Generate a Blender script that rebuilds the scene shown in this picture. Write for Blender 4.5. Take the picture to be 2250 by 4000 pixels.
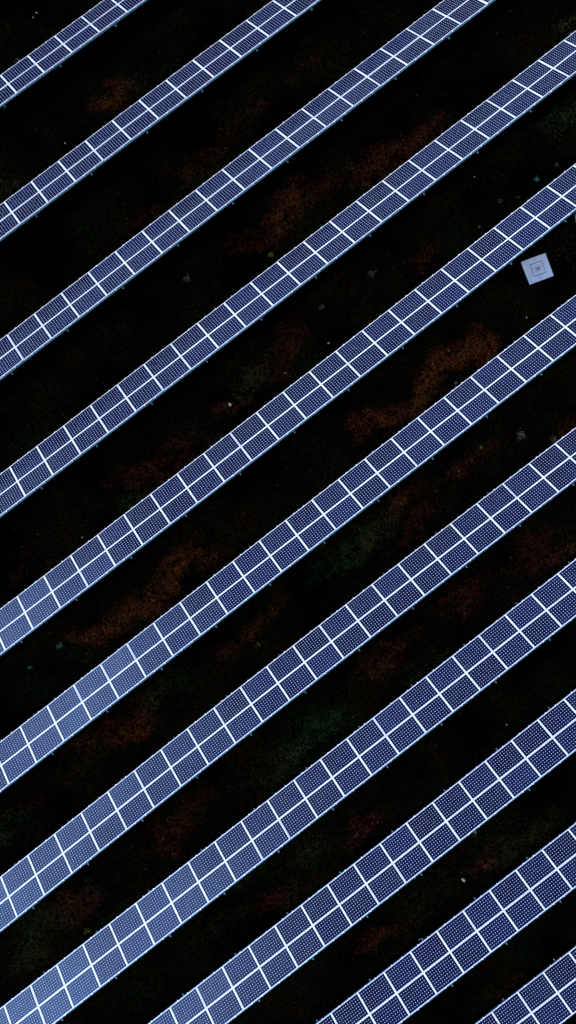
import bpy, bmesh, math, random
from mathutils import Matrix, Vector
random.seed(7)
for o in list(bpy.data.objects): bpy.data.objects.remove(o)
S = bpy.context.scene
C = S.collection
# ---------------- camera ----------------
RC = Matrix(((0.7876360948452531, -0.6148075045219216, 0.04051067119225291), (0.6153356824195746, 0.7882648472739819, -0.0007269754895509827), (-0.03148618805374831, 0.025500253638998098, 0.9991788413623413)))
cam = bpy.data.cameras.new('camera'); co = bpy.data.objects.new('camera', cam); C.objects.link(co)
cam.sensor_fit = 'VERTICAL'; cam.sensor_height = 36; cam.lens = 27.0305; cam.clip_end = 2000; cam.clip_start = .5
M = RC.transposed().to_4x4(); M.translation = (0, 0, 36.1984); co.matrix_world = M
S.camera = co
# ---------------- sky, sun, exposure ----------------
SUN_EL = math.radians(44); SUN_DIR = Vector((-1, 0.12, 0)).normalized()
w = bpy.data.worlds.new('World'); S.world = w; w.use_nodes = True
wn = w.node_tree.nodes; wl = w.node_tree.links
bg = wn['Background']; sky = wn.new('ShaderNodeTexSky'); sky.sky_type = 'NISHITA'; sky.sun_disc = False
sky.sun_elevation = SUN_EL; sky.sun_rotation = math.atan2(SUN_DIR.x, SUN_DIR.y); sky.dust_density = 1.0; sky.ozone_density = 2.5
bg.inputs[1].default_value = 0.06
wt = wn.new('ShaderNodeTexCoord'); wnz = wn.new('ShaderNodeTexNoise'); wnz.inputs['Scale'].default_value = 4.5; wnz.inputs['Detail'].default_value = 6
wl.new(wt.outputs['Generated'], wnz.inputs['Vector'])
wmr = wn.new('ShaderNodeMapRange'); wmr.inputs[1].default_value = .38; wmr.inputs[2].default_value = .66; wl.new(wnz.outputs[0], wmr.inputs[0])
wmx = wn.new('ShaderNodeMix'); wmx.data_type = 'RGBA'; wmx.blend_type = 'MULTIPLY'; wmx.inputs[0].default_value = 1
wcr = wn.new('ShaderNodeMix'); wcr.data_type = 'RGBA'; wcr.inputs[6].default_value = (.28, .36, .56, 1); wcr.inputs[7].default_value = (1.1, 1.3, 1.6, 1)
wl.new(wmr.outputs[0], wcr.inputs[0]); wl.new(sky.outputs[0], wmx.inputs[6]); wl.new(wcr.outputs[2], wmx.inputs[7]); 
# glow added to the sky, mirrored as sheen at the rows' left ends
wdn = wn.new('ShaderNodeVectorMath'); wdn.operation = 'DOT_PRODUCT'; wl.new(wt.outputs['Generated'], wdn.inputs[0]); wdn.inputs[1].default_value = Vector((-.74, .60, .32)).normalized()
wdr = wn.new('ShaderNodeMapRange'); wdr.interpolation_type = 'SMOOTHSTEP'; wdr.inputs[1].default_value = .74; wdr.inputs[2].default_value = .98; wl.new(wdn.outputs['Value'], wdr.inputs[0])
wmm = wn.new('ShaderNodeMath'); wmm.operation = 'MULTIPLY'; wl.new(wdr.outputs[0], wmm.inputs[0])
wm2 = wn.new('ShaderNodeMapRange'); wm2.inputs[1].default_value = .36; wm2.inputs[2].default_value = .62; wm2.inputs[3].default_value = .25; wl.new(wnz.outputs[0], wm2.inputs[0]); wl.new(wm2.outputs[0], wmm.inputs[1])
wad = wn.new('ShaderNodeMix'); wad.data_type = 'RGBA'; wad.blend_type = 'ADD'; wl.new(wmm.outputs[0], wad.inputs[0]); wl.new(wmx.outputs[2], wad.inputs[6]); wad.inputs[7].default_value = (36, 68, 140, 1)
wl.new(wad.outputs[2], bg.inputs[0])
sl = bpy.data.lights.new('sun', 'SUN'); so = bpy.data.objects.new('sun', sl); C.objects.link(so)
sl.energy = 3.6; sl.angle = math.radians(12); sl.color = (1, .97, .93)
sd = Vector((SUN_DIR.x*math.cos(SUN_EL), SUN_DIR.y*math.cos(SUN_EL), math.sin(SUN_EL)))
so.rotation_euler = sd.to_track_quat('Z', 'Y').to_euler(); so.location = (0, 0, 60)
S.view_settings.view_transform = 'Standard'; S.view_settings.look = 'None'; S.view_settings.exposure = 0.4; S.view_settings.gamma = 1
# ---------------- measured layout of the eleven rows ----------------
V0 = [23.4749, 18.5566, 13.5428, 8.6799, 3.7086, -1.1529, -6.057, -11.0084, -15.8942, -20.9174, -26.2194]
U0 = [1.5292, 1.1782, 2.2387, 1.6479, 1.2832, 0.8089, 0.5868, 1.4774, 1.2326, 0.7808, 0.3272]
Z0 = [-0.2518, -0.0343, 0.2129, -0.0027, -0.1579, -0.0664, -0.0639, 0.2964, 0.3197, 0.2886, -0.5406]
V1 = [-0.0682, -0.051, 0.0342, -0.0449, -0.0459, -0.0214, -0.053, 0.0066, 0.0388, -0.1011, -0.1291]
V2 = [-0.0105, -0.1163, -0.0086, 0.2, 0.1587, 0.0031, -0.3412, -0.0286, 0.0489, 0.0053, 0.005]
Z1 = [-0.1042, 0.1437, 0.0455, 0.1724, 0.2289, 0.269, 0.0816, 0.2966, 0.317, 0.2023, 0.2101]
Z2 = [-0.0163, -0.4166, -0.3012, -0.3771, 0.4844, 0.6733, 0.1828, -0.2693, -0.2628, -0.012, 0.0141]
PATCH = [(7.3, 19.7, 1.04, 0.76, 0, 1), (0.2, 19.1, 0.83, 0.66, 2, 0.4), (11.1, 14.8, 1.25, 0.66, 0, 0.5), (9.3, 10.2, 1.56, 0.85, 0, 0.9), (13.0, 10.0, 1.14, 0.66, 0, 0.5), (15.9, 9.7, 1.25, 0.76, 0, 0.6), (18.0, 9.6, 0.94, 0.66, 0, 0.5), (15.9, 15.0, 0.83, 0.57, 0, 0.35), (5.9, 5.2, 1.25, 0.85, 0, 0.4), (2.9, 5.1, 1.14, 0.76, 0, 0.5), (4.0, 5.3, 1.04, 0.57, 1, 0.5), (-2.7, 4.7, 1.67, 1.14, 0, 0.4), (13.3, 4.5, 1.04, 0.57, 0, 0.5), (12.5, -0.2, 1.04, 0.76, 0, 1.1), (10.2, -0.3, 1.77, 0.61, 0, 1.2), (7.1, -0.0, 1.25, 0.66, 0, 0.5), (-4.1, -0.1, 1.46, 0.85, 0, 0.6), (-7.2, -0.0, 2.5, 0.76, 0, 0.9), (-9.9, 0.2, 1.04, 0.76, 0, 0.5), (8.9, -4.6, 1.25, 0.85, 0, 0.6), (4.2, -4.3, 1.25, 0.57, 0, 0.5), (2.8, -4.2, 1.46, 0.85, 1, 0.7), (-3.5, -4.6, 1.46, 0.76, 0, 0.6), (9.5, -9.9, 1.56, 0.95, 3, 0.8), (5.0, -9.6, 1.25, 0.85, 3, 0.6), (0.6, -9.3, 1.25, 0.85, 0, 0.5), (-13.0, -4.1, 2.08, 1.14, 0, 0.4), (-10.6, -4.4, 0.94, 0.76, 0, 0.7), (-4.2, -10.1, 1.87, 1.14, 1, 0.6), (-8.6, -4.3, 1.67, 0.95, 1, 0.4), (-6.6, -10.1, 1.67, 0.95, 2, 0.4), (-5.3, -15.0, 1.25, 0.66, 3, 0.9), (-7.8, -14.1, 1.25, 0.76, 1, 0.4), (-12.7, -9.7, 1.25, 0.85, 3, 0.6), (-17.2, -9.5, 1.67, 0.95, 2, 0.4), (-17.0, -11.7, 1.46, 0.95, 1, 0.6), (-18.8, -9.5, 1.25, 0.95, 3, 0.5), (-8.6, -19.5, 1.25, 0.85, 0, 0.5), (-2.4, -19.6, 0.94, 0.47, 0, 0.6), (0.0, -20.3, 1.87, 1.04, 2, 0.6), (-10.7, -15.4, 1.46, 0.95, 3, 0.5), (-11.1, -13.4, 1.25, 0.76, 1, 0.4), (-22.0, -10.1, 1.67, 0.95, 2, 0.5), (26.4, 9.3, 1.04, 0.76, 2, 0.6), (23.3, 5.8, 1.14, 0.66, 1, 0.6), (-20.7, -9.1, 1.46, 0.95, 1, 0.4), (-1.1, -12.3, 0.83, 0.76, 1, 0.3), (11.4, -2.0, 1.04, 0.47, 2, 0.5), (0.3, 3.1, 1.25, 0.76, 2, 0.4), (-7.0, 9.2, 0.83, 0.76, 2, 0.35), (-10.1, 5.1, 1.25, 0.85, 3, 0.3), (18.9, 0.9, 1.04, 0.76, 2, 0.3), (5.6, -5.4, 0.83, 0.57, 3, 0.6), (1.3, -2.5, 1.04, 0.57, 2, 0.5), (1.7, -11.5, 1.25, 0.76, 1, 0.4), (-5.9, -19.7, 1.67, 0.95, 2, 0.35), (-0.3, -23.3, 1.04, 0.76, 0, 0.4), (-4.9, -26.1, 1.25, 0.76, 0, 0.3), (-13.5, -14.7, 1.46, 0.76, 2, 0.35), (-0.6, 3.1, 1.25, 0.76, 1, 0.3), (-18.8, -4.8, 1.04, 0.95, 1, 0.4), (-10.9, -9.4, 1.25, 0.76, 0, 0.3), (9.3, 19.6, 1.25, 0.76, 1, 0.25), (8.4, 14.7, 1.04, 0.66, 0, 0.3), (4.0, 14.7, 1.25, 0.76, 0, 0.3), (-17.7, -4.7, 1.04, 0.76, 0, 0.3), (-3.6, 3.7, 1.04, 0.76, 1, 0.35), (5.5, -3.9, 1.25, 0.66, 0, 0.4), (14.4, -5.7, 0.62, 0.57, 3, 0.6), (10.0, -8.8, 0.83, 0.57, 0, 0.4)]
STONE = [(6.36, 25.2), (6.1, 25.12), (3.6, 19.36), (-3.06, -20.06), (4.16, 10.74), (2.15, 4.83), (-6.47, -21.03), (-0.17, 13.46), (2.99, 16.96), (7.68, 4.25), (3.15, -15.43), (-7.32, 4.16), (18.14, 6.24), (13.91, 0.05), (7.23, 3.9), (5.16, 4.39), (15.89, -0.62), (15.21, 2.2)]
PALE = [(4.22, 23.92), (7.27, 10.94), (4.16, 10.74), (12.28, -4.93), (11.28, -1.02), (2.92, 10.66), (11.33, 5.58), (8.45, 5.81), (13.46, -6.06), (12.56, 17.4)]
GREEN = [(20.33, 4.3), (21.53, 4.28), (18.32, 4.54), (8.01, 9.22), (-11.38, 0.75), (-13.14, 0.79), (19.12, 4.17), (16.8, 4.2), (10.38, -4.21), (-3.9, -5.09), (-18.74, -10.81), (-1.35, -18.65)]
RNG = [(0, 5), (-2, 9), (-5, 13), (-7, 15), (-10, 13), (-12, 11), (-14, 8), (-17, 5), (-13, 3), (-9, 1), (-5, -1)]
PAR = [0, 1, 1, 0, 1, 0, 1, 1, 0, 1, 0]
P = 1.575; W = 2.0254; T = 0.54616; GAP = .62
CT, ST = math.cos(T), math.sin(T)
def cl(u): return max(-26, min(36, u))/10
def rowv(r, u): s = cl(u); return V0[r]+V1[r]*s+V2[r]*.1*s*s
def rowz(r, u): s = cl(u); return Z0[r]+Z1[r]*s+Z2[r]*.1*s*s
def ground(u, v):
    c = [rowv(r, u)-.87 for r in range(11)]
    if v >= c[0]: return rowz(0, u)-GAP
    for r in range(10):
        if c[r] >= v >= c[r+1]:
            t = (v-c[r])/(c[r+1]-c[r]); t = t*t*(3-2*t)
            return (rowz(r, u))*(1-t)+rowz(r+1, u)*t-GAP
    return rowz(10, u)-GAP
# ---------------- node helpers ----------------
def mat(name, base=(.5, .5, .5), rough=.5, metal=0, spec=.5):
    m = bpy.data.materials.new(name); m.use_nodes = True
    b = m.node_tree.nodes['Principled BSDF']
    b.inputs['Base Color'].default_value = (*base, 1); b.inputs['Roughness'].default_value = rough
    b.inputs['Metallic'].default_value = metal; b.inputs['Specular IOR Level'].default_value = spec
    return m
class NT:
    def __init__(s, m): s.t = m.node_tree; s.b = s.t.nodes['Principled BSDF']
    def n(s, typ, **k):
        x = s.t.nodes.new(typ)
        for a, v in k.items(): setattr(x, a, v)
        return x
    def l(s, a, b): s.t.links.new(a, b)
    def m(s, op, a, b=None, c=None):
        x = s.n('ShaderNodeMath', operation=op)
        for i, v in enumerate((a, b, c)):
            if v is None: continue
            if isinstance(v, (int, float)): x.inputs[i].default_value = v
            else: s.l(v, x.inputs[i])
        return x.outputs[0]
    def mix(s, f, a, b):
        x = s.n('ShaderNodeMix', data_type='RGBA')
        for i, v in ((0, f), (6, a), (7, b)):
            if isinstance(v, (int, float)): x.inputs[i].default_value = v
            elif isinstance(v, tuple): x.inputs[i].default_value = (*v, 1)
            else: s.l(v, x.inputs[i])
        return x.outputs[2]
    def noise(s, vec, scale, detail=4, rough=.6):
        x = s.n('ShaderNodeTexNoise'); x.inputs['Scale'].default_value = scale; x.inputs['Detail'].default_value = detail
        x.inputs['Roughness'].default_value = rough
        if vec is not None: s.l(vec, x.inputs['Vector'])
        return x
    def ramp(s, v, lo, hi, a=0, b=1):
        x = s.n('ShaderNodeMapRange'); x.inputs[1].default_value = lo; x.inputs[2].default_value = hi
        x.inputs[3].default_value = a; x.inputs[4].default_value = b; s.l(v, x.inputs[0]); return x.outputs[0]
# solar cell laminate: 12 x 8 cut-corner cells over a white backsheet under glass
PH = (W-.012)/2              # panel size across the slope
PXC, PYC = .1250, .1188      # cell pitch
def panel_material():
    m = mat('cell_laminate', rough=.09, spec=.3); t = NT(m)
    oc = t.n('ShaderNodeTexCoord').outputs['Object']
    sx = t.n('ShaderNodeSeparateXYZ'); t.l(oc, sx.inputs[0])
    x = t.m('DIVIDE', sx.outputs[0], PXC); y = t.m('DIVIDE', t.m('ADD', sx.outputs[1], PH/2), PYC)
    inx = t.m('LESS_THAN', t.m('ABSOLUTE', x), 6); iny = t.m('LESS_THAN', t.m('ABSOLUTE', y), 4)
    fx = t.m('ABSOLUTE', t.m('SUBTRACT', t.m('FRACT', t.m('ADD', x, 60)), .5))
    fy = t.m('ABSOLUTE', t.m('SUBTRACT', t.m('FRACT', t.m('ADD', y, 60)), .5))
    c1 = t.m('LESS_THAN', fx, .493); c2 = t.m('LESS_THAN', fy, .493)
    c3 = t.m('LESS_THAN', t.m('ADD', fx, fy), .855)
    cell = t.m('MULTIPLY', t.m('MULTIPLY', inx, iny), t.m('MULTIPLY', t.m('MULTIPLY', c1, c2), c3))
    bus = t.m('MULTIPLY', t.m('LESS_THAN', t.m('ABSOLUTE', t.m('SUBTRACT', fy, .22)), .018), cell)
    cid = t.n('ShaderNodeCombineXYZ'); t.l(t.m('FLOOR', x), cid.inputs[0]); t.l(t.m('FLOOR', y), cid.inputs[1])
    oi = t.n('ShaderNodeObjectInfo'); t.l(t.m('MULTIPLY', oi.outputs['Random'], 97), cid.inputs[2])
    wn_ = t.n('ShaderNodeTexWhiteNoise', noise_dimensions='3D'); t.l(cid.outputs[0], wn_.inputs['Vector'])
    cc = t.mix(wn_.outputs['Value'], (.0015, .0022, .016), (.004, .006, .045))
    pr_ = t.n('ShaderNodeTexWhiteNoise', noise_dimensions='1D'); t.l(t.m('MULTIPLY', oi.outputs['Random'], 531), pr_.inputs['W'])
    cc = t.mix(t.m('MULTIPLY', oi.outputs['Random'], .7), cc, (.004, .010, .048))
    cc = t.mix(t.m('MULTIPLY', pr_.outputs['Value'], .4), cc, (.0006, .0006, .003))
    dirt = t.noise(oc, 3.1, 5)
    wc = t.mix(t.ramp(dirt.outputs[0], .35, .7), (.82, .82, .83), (.74, .75, .78))
    tab = t.m('MULTIPLY', t.m('MULTIPLY', inx, iny), c3)      # between two cells, away from the corner diamonds
    col = t.mix(tab, wc, (.05, .07, .16)); col = t.mix(cell, col, cc); col = t.mix(bus, col, (.018, .028, .075))
    t.l(col, t.b.inputs['Base Color'])
    t.l(t.ramp(dirt.outputs[0], .3, .75, .06, .16), t.b.inputs['Roughness'])
    return m
MP = panel_material()
def metal(name, a, b, rough, met):
    m = mat(name, a, rough, met); t = NT(m)
    oc = t.n('ShaderNodeTexCoord').outputs['Object']
    nz = t.noise(oc, 9, 5)
    t.l(t.mix(nz.outputs[0], a, b), t.b.inputs['Base Color'])
    t.l(t.ramp(nz.outputs[0], .3, .7, rough-.08, rough+.1), t.b.inputs['Roughness'])
    return m
MF = metal('anodised_aluminium', (.80, .80, .82), (.70, .72, .76), .42, .15)
MB_ = metal('galvanised_steel', (.025, .125, .2), (.04, .17, .27), .42, .25)
MR = metal('rail_aluminium', (.55, .62, .72), (.42, .5, .62), .4, .3)
MPO = metal('post_steel', (.012, .02, .026), (.02, .03, .04), .6, .2)
MCLAMP = metal('clamp_aluminium', (.78, .82, .88), (.66, .72, .8), .35, .2)
MCAP = metal('bolt_cap_zinc', (.12, .18, .24), (.07, .12, .17), .4, .3)
# ---------------- mesh helpers ----------------
def box(bm, x0, x1, y0, y1, z0, z1, X=None):
    vs = [bm.verts.new(Vector(c) if X is None else X @ Vector(c)) for c in
          ((x0, y0, z0), (x1, y0, z0), (x1, y1, z0), (x0, y1, z0), (x0, y0, z1), (x1, y0, z1), (x1, y1, z1), (x0, y1, z1))]
    for f in ((3, 2, 1, 0), (4, 5, 6, 7), (0, 1, 5, 4), (1, 2, 6, 5), (2, 3, 7, 6), (3, 0, 4, 7)): bm.faces.new([vs[i] for i in f])
    return vs
def mesh(bm, name, m, smooth=False):
    bmesh.ops.recalc_face_normals(bm, faces=bm.faces)
    me = bpy.data.meshes.new(name); bm.to_mesh(me); bm.free(); me.materials.append(m)
    if smooth:
        for p in me.polygons: p.use_smooth = True
    return me
def link(name, me, parent=None, mw=None):
    o = bpy.data.objects.new(name, me); C.objects.link(o)
    if parent is not None:
        o.parent = parent
    if mw is not None:
        o.matrix_basis = (PW[parent.name].inverted() @ mw) if parent is not None else mw
    PW[o.name] = mw if mw is not None else (PW[parent.name] if parent is not None else Matrix())
    return o
PW = {}
def tag(o, label=None, cat=None, group=None, kind=None):
    if label: o['label'] = label
    if cat: o['category'] = cat
    if group: o['group'] = group
    if kind: o['kind'] = kind
    return o
# ---------------- panel meshes (local x along row, y = -slope distance, z = out of the glass) ----------------
HX = (P-.004)/2
def laminate_mesh():
    bm = bmesh.new(); box(bm, -HX+.004, HX-.004, -PH+.004, -.004, -.012, -.0015); return mesh(bm, 'laminate', MP)
def frame_mesh():
    bm = bmesh.new(); t_ = .011; d = -.040
    def ring(x0, x1, y0, y1, z): return [bm.verts.new((a, b, z)) for a, b in ((x0, y0), (x1, y0), (x1, y1), (x0, y1))]
    oT = ring(-HX, HX, -PH, 0, 0); iT = ring(-HX+t_, HX-t_, -PH+t_, -t_, 0)
    oB = ring(-HX, HX, -PH, 0, d); iB = ring(-HX+t_, HX-t_, -PH+t_, -t_, d)
    for i in range(4):
        j = (i+1) % 4
        bm.faces.new((oT[i], oT[j], iT[j], iT[i])); bm.faces.new((oB[j], oB[i], iB[i], iB[j]))
        bm.faces.new((oB[i], oB[j], oT[j], oT[i])); bm.faces.new((iT[i], iT[j], iB[j], iB[i]))
    return mesh(bm, 'frame', MF)
ME_P, ME_F = laminate_mesh(), frame_mesh()
def jbox_mesh():
    bm = bmesh.new(); box(bm, -.07, .07, -.17, -.06, -.034, -.0125); return mesh(bm, 'junction_box', mat('black_plastic', (.01, .01, .012), .5))
ME_J = jbox_mesh()
def rail_mesh():    # hat-profile cross rail running up the slope
    bm = bmesh.new()
    box(bm, -.022, .022, -W-.03, .03, -.052, -.0415); box(bm, -.020, -.014, -W-.03, .03, -.095, -.0525); box(bm, .014, .020, -W-.03, .03, -.095, -.0525)
    box(bm, -.034, .034, -W-.03, .03, -.101, -.0955)
    return mesh(bm, 'cross_rail', MR)
def clamp_mesh(y0, y1):
    bm = bmesh.new(); box(bm, -.026, .026, y0, y1, -.041, .0035)
    ym = (y0+y1)/2
    r = bmesh.ops.create_cone(bm, cap_ends=True, segments=6, radius1=.008, radius2=.008, depth=.008, matrix=Matrix.Translation((0, ym, .0075)))
    return mesh(bm, 'clamp', MCLAMP)
ME_R = rail_mesh(); ME_CL = clamp_mesh(.0015, .034); ME_CH = clamp_mesh(-W-.034, -W-.0015)
def rafter_mesh():
    bm = bmesh.new(); box(bm, -.025, .025, -W-.075, .075, -.19, -.112); box(bm, -.04, .04, -W-.072, .072, -.111, -.106)
    return mesh(bm, 'rafter', MPO)
def cap_mesh(y):
    bm = bmesh.new()
    s = 1 if y > -1 else -1
    box(bm, -.032, .032, min(y, y+s*.03), max(y, y+s*.03), -.185, -.12)
    bmesh.ops.create_cone(bm, cap_ends=True, segments=8, radius1=.016, radius2=.016, depth=.05, matrix=Matrix.Translation((0, y+s*.05, -.15)) @ Matrix.Rotation(math.pi/2, 4, 'X'))
    return mesh(bm, 'end_bracket', MCAP)
ME_RF = rafter_mesh(); ME_C1 = cap_mesh(.076); ME_C2 = cap_mesh(-W-.076)
# ---------------- rows ----------------
LABEL = ['short solar panel row cutting off the top left corner of the field, topmost row',
 'second solar panel row from the top left, meeting the top edge near its middle',
 'third solar panel row from the top left corner, running out at the top right',
 'fourth solar panel row from the top left, two rows above the grey concrete cover',
 'solar panel row passing directly above the grey square concrete cover',
 'solar panel row passing directly below the grey square concrete cover',
 'long solar panel row, second one below the grey square concrete cover',
 'long solar panel row with bright glare on its panels at the bottom left corner',
 'third solar panel row counted up from the bottom right corner',
 'second solar panel row from the bottom right corner, crossing the lower right',
 'short solar panel row cutting off the bottom right corner, lowest row']
def frameM(r, u, ds=0.0):
    e = .2
    ex = Vector((2*e, rowv(r, u+e)-rowv(r, u-e), rowz(r, u+e)-rowz(r, u-e))).normalized()
    t = T
    es = Vector((0, -math.cos(t), math.sin(t))); es = (es-ex*es.dot(ex)).normalized()
    n = es.cross(ex).normalized() * 1.0
    if n.z < 0: n = -n
    ey = n.cross(ex)
    m = Matrix((ex, ey, n)).transposed().to_4x4(); m.translation = (u, rowv(r, u), rowz(r, u))
    return m
for r in range(11):
    a, b = RNG[r]; a -= 3; b += 3
    um = U0[r]+(a+b+1)/2*P
    root = bpy.data.objects.new('solar_panel_row', None); C.objects.link(root)
    base = Matrix.Translation((um, rowv(r, um)-.87, ground(um, rowv(r, um)-.87)))
    root.matrix_world = base; PW[root.name] = base; root.empty_display_size = .5
    tag(root, LABEL[r], 'solar panel row', 'rows of solar panels across the field')
    bmB = {0: bmesh.new(), 1: bmesh.new(), 2: bmesh.new()}
    spans = {0: (-.10, .036), 1: (-W-.036, -W+.10), 2: (-W/2-.05, -W/2+.05)}
    prev = {}
    for i in range(a, b+1):
        u = U0[r]+(i+.5)*P
        F = frameM(r, u)
        for k in (0, 1):
            j = Matrix.Rotation(math.radians(random.gauss(0, .35)), 4, 'X') @ Matrix.Rotation(math.radians(random.gauss(0, .35)), 4, 'Y')
            mw = F @ Matrix.Translation((0, -k*(PH+.012), random.uniform(-.0006, .0006))) @ j
            p = link('solar_panel', ME_P, root, mw)
            link('frame', ME_F, p, mw)
            link('junction_box', ME_J, p, mw)
        for f in (-.19, .19):
            mw = F @ Matrix.Translation((f*P, 0, 0))
            rl = link('cross_rail', ME_R, root, mw); link('clamp', ME_CL, rl, mw); link('clamp', ME_CH, rl, mw)
        if (i-PAR[r]) % 2 == 0:
            rf = link('rafter', ME_RF, root, F)
            link('end_bracket', ME_C1, rf, F); link('end_bracket', ME_C2, rf, F)
            for s in (.5, W-.98):
                top = F @ Vector((0, -s, -.17)); gz = ground(top.x, top.y)-.05
                bm = bmesh.new(); box(bm, -.045, .045, -.03, .03, gz-top.z, 0); box(bm, -.09, .09, -.09, .09, gz-top.z+.04, gz-top.z+.06)
                link('post', mesh(bm, 'post', MPO), root, Matrix.Translation(top))
        # beams follow the row
        for q, (y0, y1) in spans.items():
            for ue in (u-P/2, u+P/2) if q not in prev else (u+P/2,):
                G = frameM(r, ue)
                ring = [bmB[q].verts.new(G @ Vector(c)) for c in ((0, y0, -.098), (0, y1, -.098), (0, y1, -.062), (0, y0, -.062))]
                if q in prev:
                    pr = prev[q]
                    for z in range(4): bmB[q].faces.new((pr[z], pr[(z+1) % 4], ring[(z+1) % 4], ring[z]))
                else: bmB[q].faces.new(ring)
                prev[q] = ring
    for q in bmB:
        bmB[q].faces.new(prev[q])
        link('beam', mesh(bmB[q], 'beam', MB_), root, Matrix())
# ---------------- ground ----------------
_rn = random.Random(11); _T = [_rn.uniform(-1, 1) for _ in range(4096)]
def vnoise(x, y, k):
    i, j = math.floor(x), math.floor(y); a, b = x-i, y-j; a = a*a*(3-2*a); b = b*b*(3-2*b)
    h = lambda p, q: _T[(p*73+q*1571+k*389) % 4096]
    return (h(i, j)*(1-a)+h(i+1, j)*a)*(1-b)+(h(i, j+1)*(1-a)+h(i+1, j+1)*a)*b
def blob(u, v):
    g = [0, 0, 0]
    n = Vector([vnoise(u*.45, v*.6, q)*.8+vnoise(u*1.3, v*1.6, q+2)*.45+vnoise(u*3.5, v*4, q+4)*.2 for q in (0, 1)]+[0])
    u += n.x*1.5; v += n.y*.7
    for (pu, pv, ra, rb, c, s) in PATCH:
        du, dv = u-pu, v-pv
        if abs(du) > 3*ra or abs(dv) > 3*rb: continue
        q = (du/ra*.9)**2+(dv/rb*1.35)**2
        if q < 6:
            k = s*math.exp(-q*.9)
            if c == 0: g[0] += k
            elif c == 1: g[1] += k
            elif c == 2: g[0] += k*.4; g[1] += k*.6
            else: g[2] += k
    return g
bm = bmesh.new(); us = [-400, -150, -70]+[-32+i*.25 for i in range(276)]+[80, 160, 400]; vs_ = [400, 150, 70]+[32-i*.25 for i in range(256)]+[-70, -150, -400]
gr = [[bm.verts.new((u, v, ground(u, v)+(.03*math.sin(u*1.7+math.sin(v*1.3)*2)*math.sin(v*1.1+u*.3) if abs(u) < 60 and abs(v) < 50 else 0))) for v in vs_] for u in us]
vc = {}
for i in range(len(us)-1):
    for j in range(len(vs_)-1): bm.faces.new((gr[i][j], gr[i][j+1], gr[i+1][j+1], gr[i+1][j]))
bmesh.ops.recalc_face_normals(bm, faces=bm.faces)
me = bpy.data.meshes.new('ground'); bm.to_mesh(me); bm.free()
if me.polygons[0].normal.z < 0: me.flip_normals()
ca = me.color_attributes.new('soil_patches', 'FLOAT_COLOR', 'POINT')
for i, v in enumerate(me.vertices):
    g = blob(v.co.x, v.co.y) if abs(v.co.x) < 50 and abs(v.co.y) < 45 else (0, 0, 0)
    ca.data[i].color = (*g, 1)
for p in me.polygons: p.use_smooth = True
MG = mat('dark_soil', rough=.95, spec=.0); t = NT(MG)
oc = t.n('ShaderNodeTexCoord').outputs['Object']
at = t.n('ShaderNodeAttribute', attribute_name='soil_patches'); sp = t.n('ShaderNodeSeparateColor'); t.l(at.outputs['Color'], sp.inputs[0])
n1 = t.noise(oc, 1.7, 7, .75); n2 = t.noise(oc, 7, 5, .8); n3 = t.noise(oc, 24, 2, .9); n4 = t.noise(oc, .35, 5, .6)
edge = t.m('SUBTRACT', n1.outputs[0], .5)
fine = t.m('MULTIPLY', t.ramp(n2.outputs[0], .40, .72), t.ramp(n3.outputs[0], .46, .64, .08, 2.6))
def amt(ch, k): return t.m('MINIMUM', t.m('MULTIPLY', t.ramp(t.m('MULTIPLY', sp.outputs[ch], t.m('ADD', t.m('MULTIPLY', edge, 6.5), 1)), 0.08, 1.15), t.m('MULTIPLY', fine, k)), 1)
base = t.mix(t.ramp(n4.outputs[0], .40, .62), (.0003, .0003, .0003), t.mix(t.ramp(t.noise(oc, .8, 4, .6).outputs[0], .45, .6), (.0034, .0066, .0024), (.0095, .0048, .0020)))
base = t.mix(t.m('MULTIPLY', fine, .8), (.0001, .0001, .0001), base)
vo = t.n('ShaderNodeTexVoronoi'); vo.inputs['Scale'].default_value = 7; t.l(oc, vo.inputs['Vector'])
vs = t.n('ShaderNodeSeparateColor'); t.l(vo.outputs['Color'], vs.inputs[0])
grit = t.m('MULTIPLY', t.m('MULTIPLY', t.m('LESS_THAN', vo.outputs['Distance'], .22), t.m('GREATER_THAN', vs.outputs[0], .86)), t.m('ADD', t.m('MULTIPLY', t.m('MINIMUM', t.m('ADD', sp.outputs[0], sp.outputs[2]), 1), .5), t.ramp(n1.outputs[0], .5, .7, 0, .35)))
c = t.mix(amt(0, 1.35), base, (.040, .0115, .004)); c = t.mix(amt(1, 1.0), c, (.010, .026, .008)); c = t.mix(amt(2, 1.2), c, (.036, .009, .005))
c = t.mix(t.m('MULTIPLY', grit, vs.outputs[1]), c, (.12, .08, .055))
t.l(c, t.b.inputs['Base Color'])
bp = t.n('ShaderNodeBump'); bp.inputs['Strength'].default_value = .6; bp.inputs['Distance'].default_value = .03; t.l(n2.outputs[0], bp.inputs['Height']); t.l(bp.outputs[0], t.b.inputs['Normal'])
me.materials.append(MG); go = bpy.data.objects.new('ground', me); C.objects.link(go); tag(go, kind='structure')
# added ridge out of view, darkens the horizon mirrored in the upper rows
bm = bmesh.new(); pr = None
for k in range(121):
    a = 2*math.pi*k/120; R_ = 385
    h = 30+14*vnoise(math.cos(a)*3, math.sin(a)*3, 6)+5*vnoise(math.cos(a)*14, math.sin(a)*14, 7)
    c = [bm.verts.new((math.cos(a)*r_, math.sin(a)*r_, z_)) for r_, z_ in ((300, -3), (340, h*.55), (R_, h), (430, h*.6), (480, -3))]
    if pr:
        for i in range(4): bm.faces.new((pr[i], pr[i+1], c[i+1], c[i]))
    pr = c
hl = link('added_ridge', mesh(bm, 'added_ridge', mat('added_ridge_dark', (.004, .008, .004), .95, 0, 0), True)); tag(hl, kind='structure')
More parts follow.
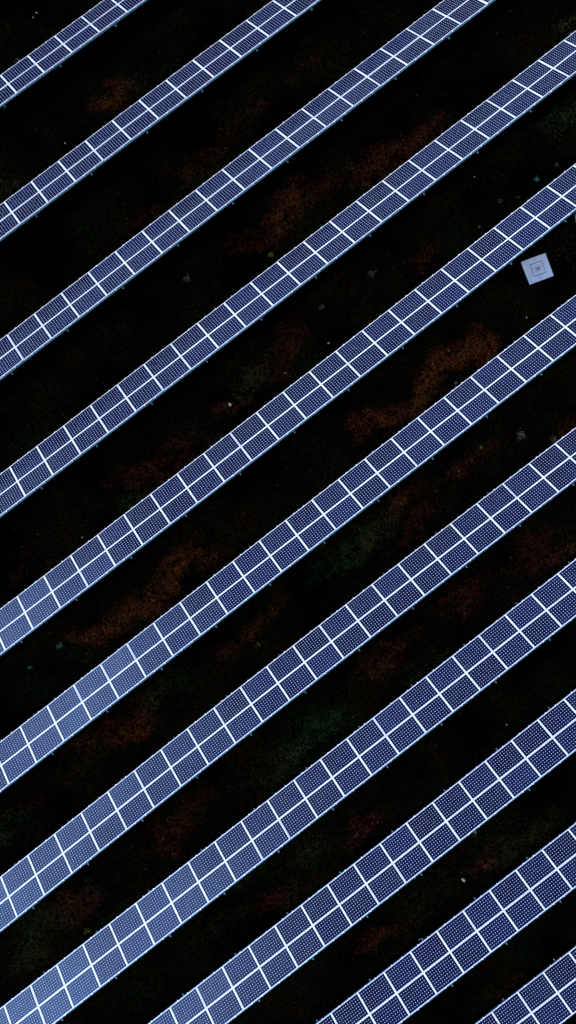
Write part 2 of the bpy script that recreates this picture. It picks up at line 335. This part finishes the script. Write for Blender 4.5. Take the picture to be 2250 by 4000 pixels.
# ---------------- loose gravel and short grass (nobody could count them) ----------------
def vary(name, a, b, rough=.9):
    m = mat(name, a, rough, 0, .1); t = NT(m)
    at_ = t.n('ShaderNodeNewGeometry'); t.l(t.mix(at_.outputs['Random Per Island'], a, b), t.b.inputs['Base Color'])
    return m
bm = bmesh.new()
for k in range(17000):
    u, v = random.uniform(-26, 32), random.uniform(-30, 29)
    if math.sin(u*.9+v*.5)+math.sin(v*1.3-u*.35)+math.sin(u*2.3+v*1.9)*.7 < random.uniform(-.6, 1.8): continue
    z = ground(u, v); s = random.choice((.006, .008, .010, .013, .02)); a = random.uniform(0, 6.28)
    vs = [bm.verts.new((u+s*math.cos(a+q*1.57)*random.uniform(.5, 1.2), v+s*math.sin(a+q*1.57)*random.uniform(.5, 1.2), z-.01)) for q in range(4)]
    tp = bm.verts.new((u, v, z+.035+s*.5))
    for q in range(4): bm.faces.new((vs[q], vs[(q+1) % 4], tp))
g_ = link('gravel', mesh(bm, 'gravel', vary('gravel_stone', (.005, .005, .005), (.10, .10, .10))))
tag(g_, 'fine pale gravel scattered over the dark soil between the rows', 'gravel', kind='stuff')
bm = bmesh.new()
def blade(bm, u, v, z, l, a, w_=.004, lean=.6):
    dx, dy = math.cos(a), math.sin(a)
    p0 = bm.verts.new((u-dy*w_, v+dx*w_, z)); p1 = bm.verts.new((u+dy*w_, v-dx*w_, z))
    m0 = bm.verts.new((u+dx*l*lean*.5-dy*w_*.8, v+dy*l*lean*.5+dx*w_*.8, z+l*.6)); m1 = bm.verts.new((u+dx*l*lean*.5+dy*w_*.8, v+dy*l*lean*.5-dx*w_*.8, z+l*.6))
    e = bm.verts.new((u+dx*l*lean*1.2, v+dy*l*lean*1.2, z+l*.75))
    bm.faces.new((p0, p1, m1, m0)); bm.faces.new((m0, m1, e))
for (pu, pv, ra, rb, c_, s) in PATCH:
    if c_ not in (1, 2): continue
    for k in range(int(520*s)):
        u, v = random.gauss(pu, ra*.6), random.gauss(pv, rb*.6)
        blade(bm, u, v, ground(u, v)-.01, random.uniform(.05, .11), random.uniform(0, 6.28), .005)
g_ = link('grass', mesh(bm, 'grass', vary('grass_blade', (.004, .014, .003), (.03, .05, .010))))
tag(g_, 'thin dark green grass growing in patches between the rows', 'grass', kind='stuff')
# ---------------- stones ----------------
MS = mat('pale_stone', rough=.9, spec=.2); t = NT(MS); oc = t.n('ShaderNodeTexCoord').outputs['Object']; nz = t.noise(oc, 14, 5)
t.l(t.mix(nz.outputs[0], (.04, .036, .034), (.26, .23, .21)), t.b.inputs['Base Color'])
SL = [
 'small pale stone above the topmost panel row, upper of two by the top left corner',
 'small pale stone above the topmost panel row, lower of two by the top left corner',
 'pale stone just above the second panel row near the left edge',
 'white jagged stone on brown soil at the lower right, above the second last panel row',
 None,
 'flat pinkish stone slab fragment on brown soil between fourth and fifth panel rows',
 'pale broken stone beside the upper edge of the second last panel row',
 'tiny stone in the dark strip below the second panel row, left part, farther left of two',
 'tiny stone in the dark strip under the second panel row, farther right of two',
 'cream stone just above the row that passes over the concrete cover',
 'small white stone at the right, above the third panel row from the bottom right',
 'small pale stone above the row passing under the concrete cover, near the left edge',
 'small pale stone in the dark strip right of centre, two rows above the concrete cover',
 'small pale stone in the wide gap below left of the concrete cover',
 'small orange-grey stone among brown leaves right of centre, left of the cream stone',
 'pale flake on reddish soil between the fourth and fifth rows, left of centre',
 'pale stone in speckled soil close below the grey concrete cover, upper one',
 'small pale stone between the row above the concrete cover and that cover, left side']
SS = [.62*q for q in [.07, .06, .07, .17, 0, .15, .12, .05, .05, .09, .07, .05, .05, .05, .05, .05, .06, .04]]
for k, (u, v) in enumerate(STONE):
    if SL[k] is None or k in (17, 7, 8, 14): continue
    bm = bmesh.new(); bmesh.ops.create_icosphere(bm, subdivisions=2, radius=1)
    rs = random.Random(k); fr = [Vector((rs.uniform(-1, 1), rs.uniform(-1, 1), rs.uniform(-1, 1))) for _ in range(7)]
    s = SS[k]
    for v_ in bm.verts:
        d = 1+sum(.16*math.sin(3.1*v_.co.dot(f)+q) for q, f in enumerate(fr))*.5+rs.uniform(-.1, .1)
        v_.co = Vector((v_.co.x*s*d*1.1, v_.co.y*s*d*.75, v_.co.z*s*d*.5))
    o = link('stone', mesh(bm, 'stone', MS), None, Matrix.Translation((u, v, ground(u, v)+s*.2)) @ Matrix.Rotation(rs.uniform(0, 3), 4, 'Z'))
    tag(o, SL[k], 'stone')
# ---------------- weeds ----------------
def plant(name, u, v, rad, n, m, label, cat, group, lean=1.0, wd=.008):
    bm = bmesh.new(); rs = random.Random(int(u*97+v*31))
    for k in range(n):
        a = rs.uniform(0, 6.28); q = rad*rs.random()**.7*(.55+.5*math.sin(a*2+rad*40)**2); l = rs.uniform(.15, .6)*rad
        blade(bm, q*math.cos(a), q*math.sin(a)*.8, -.01, l, a+rs.gauss(0, 1.3), wd*rs.uniform(.6, 1.4), lean)
    o = link(name, mesh(bm, name, m), None, Matrix.Translation((u, v, ground(u, v))))
    tag(o, label, cat, group); return o
MD = vary('dry_stalk', (.008, .008, .008), (.07, .07, .068)); MDP = vary('dry_stalk_pink', (.01, .008, .006), (.06, .042, .032))
MGN = vary('fresh_leaf', (.003, .012, .002), (.05, .08, .006)); MTE = vary('bluish_leaf', (.004, .02, .018), (.02, .10, .09))
PL = [('pale dry tuft half under the topmost panel row near the left edge', .2, 1), ('round whitish dry tuft left of centre between third and fourth panel rows, upper right one', .14, 0),
 ('larger grey dry tuft left of centre between third and fourth panel rows', .24, 0), ('silvery dry bush at the right, two panel rows under the concrete cover', .34, 0),
 ('pale yellowish tuft beside the upper edge of the row below the concrete cover', .14, 0), ('faint brownish tuft left of the larger grey dry tuft', .17, 1),
 ('brown-grey dry tuft in mid picture between fourth and fifth panel rows', .26, 1), ('grey dry tuft on dark soil left of the brown-grey one, above the fifth row', .2, 1),
 ('ragged pale tuft touching the upper edge of the third row under the cover', .3, 1), ('thin pale tuft under the lower edge of the second panel row', .13, 0)]
for k, (u, v) in enumerate(PALE):
    if k in (5,): continue
    lb, rd, pk = PL[k]
    plant('dry_tuft', u, v, rd*.75, int(200*rd+20), MDP if pk else MD, lb, 'dry plant', 'dry tufts between the rows', 1.1, .007)
GL = [('bluish green rosette weed above the row over the concrete cover, right side', .15, 1), ('yellow-green sprout in the upper right gap, nearest the right edge', .13, 0),
 ('yellow-green sprout in the gap above the row over the cover, left of the rosette', .13, 0), ('bright yellow-green weed touching the upper edge of the fourth panel row', .17, 0),
 ('blue-green spiky weed in the lower left gap, beneath the fifth panel row', .17, 1), ('smaller blue-green weed near the left edge, left of the spiky one', .12, 1),
 ('tiny green sprout close above the fifth panel row at the right', .08, 0), ('tiny green sprout farther left in the gap over the fifth panel row', .08, 0),
 ('green weed on reddish soil right of centre, under the sixth panel row', .12, 0), ('dark green clump in the gap under the sixth panel row, centre left', .16, 0),
 ('green grass clump in the gap near the lower left corner', .2, 0), ('green grass clump in the gap above the second last panel row', .18, 0)]
for k, (u, v) in enumerate(GREEN):
    lb, rd, te = GL[k]
    plant('weed', u, v, rd, int((120 if k >= 8 else 260)*rd+16), MTE if te else MGN, lb, 'weed', 'green weeds between the rows', .9, .010)
# ---------------- concrete covers ----------------
MC = mat('blue_grey_concrete', rough=.85, spec=.2); t = NT(MC); oc = t.n('ShaderNodeTexCoord').outputs['Object']
a1 = t.noise(oc, 2.5, 6, .7); a2 = t.noise(oc, 40, 3, .7)
c = t.mix(t.ramp(a1.outputs[0], .35, .7), (.165, .225, .335), (.23, .29, .405)); c = t.mix(t.m('MULTIPLY', t.ramp(a2.outputs[0], .45, .75), .35), c, (.12, .16, .26))
t.l(c, t.b.inputs['Base Color'])
MLID = mat('grey_lid_concrete', rough=.85, spec=.2); t = NT(MLID); oc = t.n('ShaderNodeTexCoord').outputs['Object']
a1 = t.noise(oc, 3.5, 6, .7); gd = t.n('ShaderNodeVectorMath', operation='LENGTH'); t.l(oc, gd.inputs[0])
c = t.mix(t.ramp(a1.outputs[0], .3, .7), (.16, .21, .31), (.22, .275, .38)); c = t.mix(t.ramp(t.m('ADD', gd.outputs['Value'], t.m('MULTIPLY', a1.outputs[0], .25)), .17, .36, .85, 0), c, (.05, .06, .09))
t.l(c, t.b.inputs['Base Color'])
MDK = mat('iron_and_groove_shade', (.008, .012, .03), .6)  # iron fittings, also the dark plate standing in for groove shade
def cover(u, v, rz, L_, B_, label):
    root = bpy.data.objects.new('concrete_cover', None); C.objects.link(root)
    mw = Matrix.Translation((u, v, ground(u, v)-.02)) @ Matrix.Rotation(rz, 4, 'Z'); root.matrix_world = mw; PW[root.name] = mw; root.empty_display_size = .3
    tag(root, label, 'concrete cover', 'square concrete covers')
    h = .14; q = .31; bm = bmesh.new()
    o_ = [(-L_/2, -B_/2), (L_/2, -B_/2), (L_/2, B_/2), (-L_/2, B_/2)]; i_ = [(-q, -q), (q, -q), (q, q), (-q, q)]
    bt = [bm.verts.new((x, y, -.1)) for x, y in o_]; tp = [bm.verts.new((x, y, h-.012)) for x, y in o_]
    ti = [bm.verts.new((x*.985, y*.985, h)) for x, y in o_]; ii = [bm.verts.new((x, y, h)) for x, y in i_]; ib = [bm.verts.new((x, y, h-.08)) for x, y in i_]
    for k in range(4):
        j = (k+1) % 4
        bm.faces.new((bt[k], bt[j], tp[j], tp[k])); bm.faces.new((tp[k], tp[j], ti[j], ti[k])); bm.faces.new((ti[k], ti[j], ii[j], ii[k])); bm.faces.new((ii[k], ii[j], ib[j], ib[k]))
    bm.faces.new(ib); link('slab', mesh(bm, 'slab', MC), root, mw)
    bm = bmesh.new(); e = q-.03; box(bm, -e, e, -e, e, h-.024, h-.002); lid = link('lid', mesh(bm, 'lid', MLID), root, mw)
    bm = bmesh.new(); box(bm, -q+.001, q-.001, -q+.001, q-.001, h-.079, h-.025); link('groove_shade', mesh(bm, 'groove_shade', MDK), root, mw)  # dark plate under the lid, stands in for the shade in the groove
    bm = bmesh.new(); box(bm, -.06, .06, .010, .036, h-.004, h+.012); box(bm, -.055, .065, -.036, -.010, h-.004, h+.012); box(bm, -.045, -.03, -.012, .010, h-.004, h+.008)
    link('handle', mesh(bm, 'handle', MDK), lid, mw)
    for s in (-1, 1):
        bm = bmesh.new()
        for k in range(6):
            a0 = math.pi*k/6*s; 
            x0, y0 = .045*math.cos(a0), s*.445+.03*math.sin(a0) - 0; a1_ = math.pi*(k+1)/6*s; x1, y1 = .045*math.cos(a1_), s*.445+.03*math.sin(a1_)
            mid = Vector(((x0+x1)/2, (y0+y1)/2, h+.006)); an = math.atan2(y1-y0, x1-x0); ln = math.hypot(x1-x0, y1-y0)/2+.002
            box(bm, -ln, ln, -.008, .008, -.008, .008, Matrix.Translation(mid) @ Matrix.Rotation(an, 4, 'Z'))
        link('lifting_loop', mesh(bm, 'lifting_loop', MDK), root, mw)
cover(17.722, .887, math.radians(-17.5), 1.20, 1.16, 'grey square concrete cover with an inner lid lying alone on dark soil')
cover(21.22, 1.45, math.radians(-25), 1.20, 1.16, 'bluish concrete cover at the right edge, mostly hidden under a panel row')
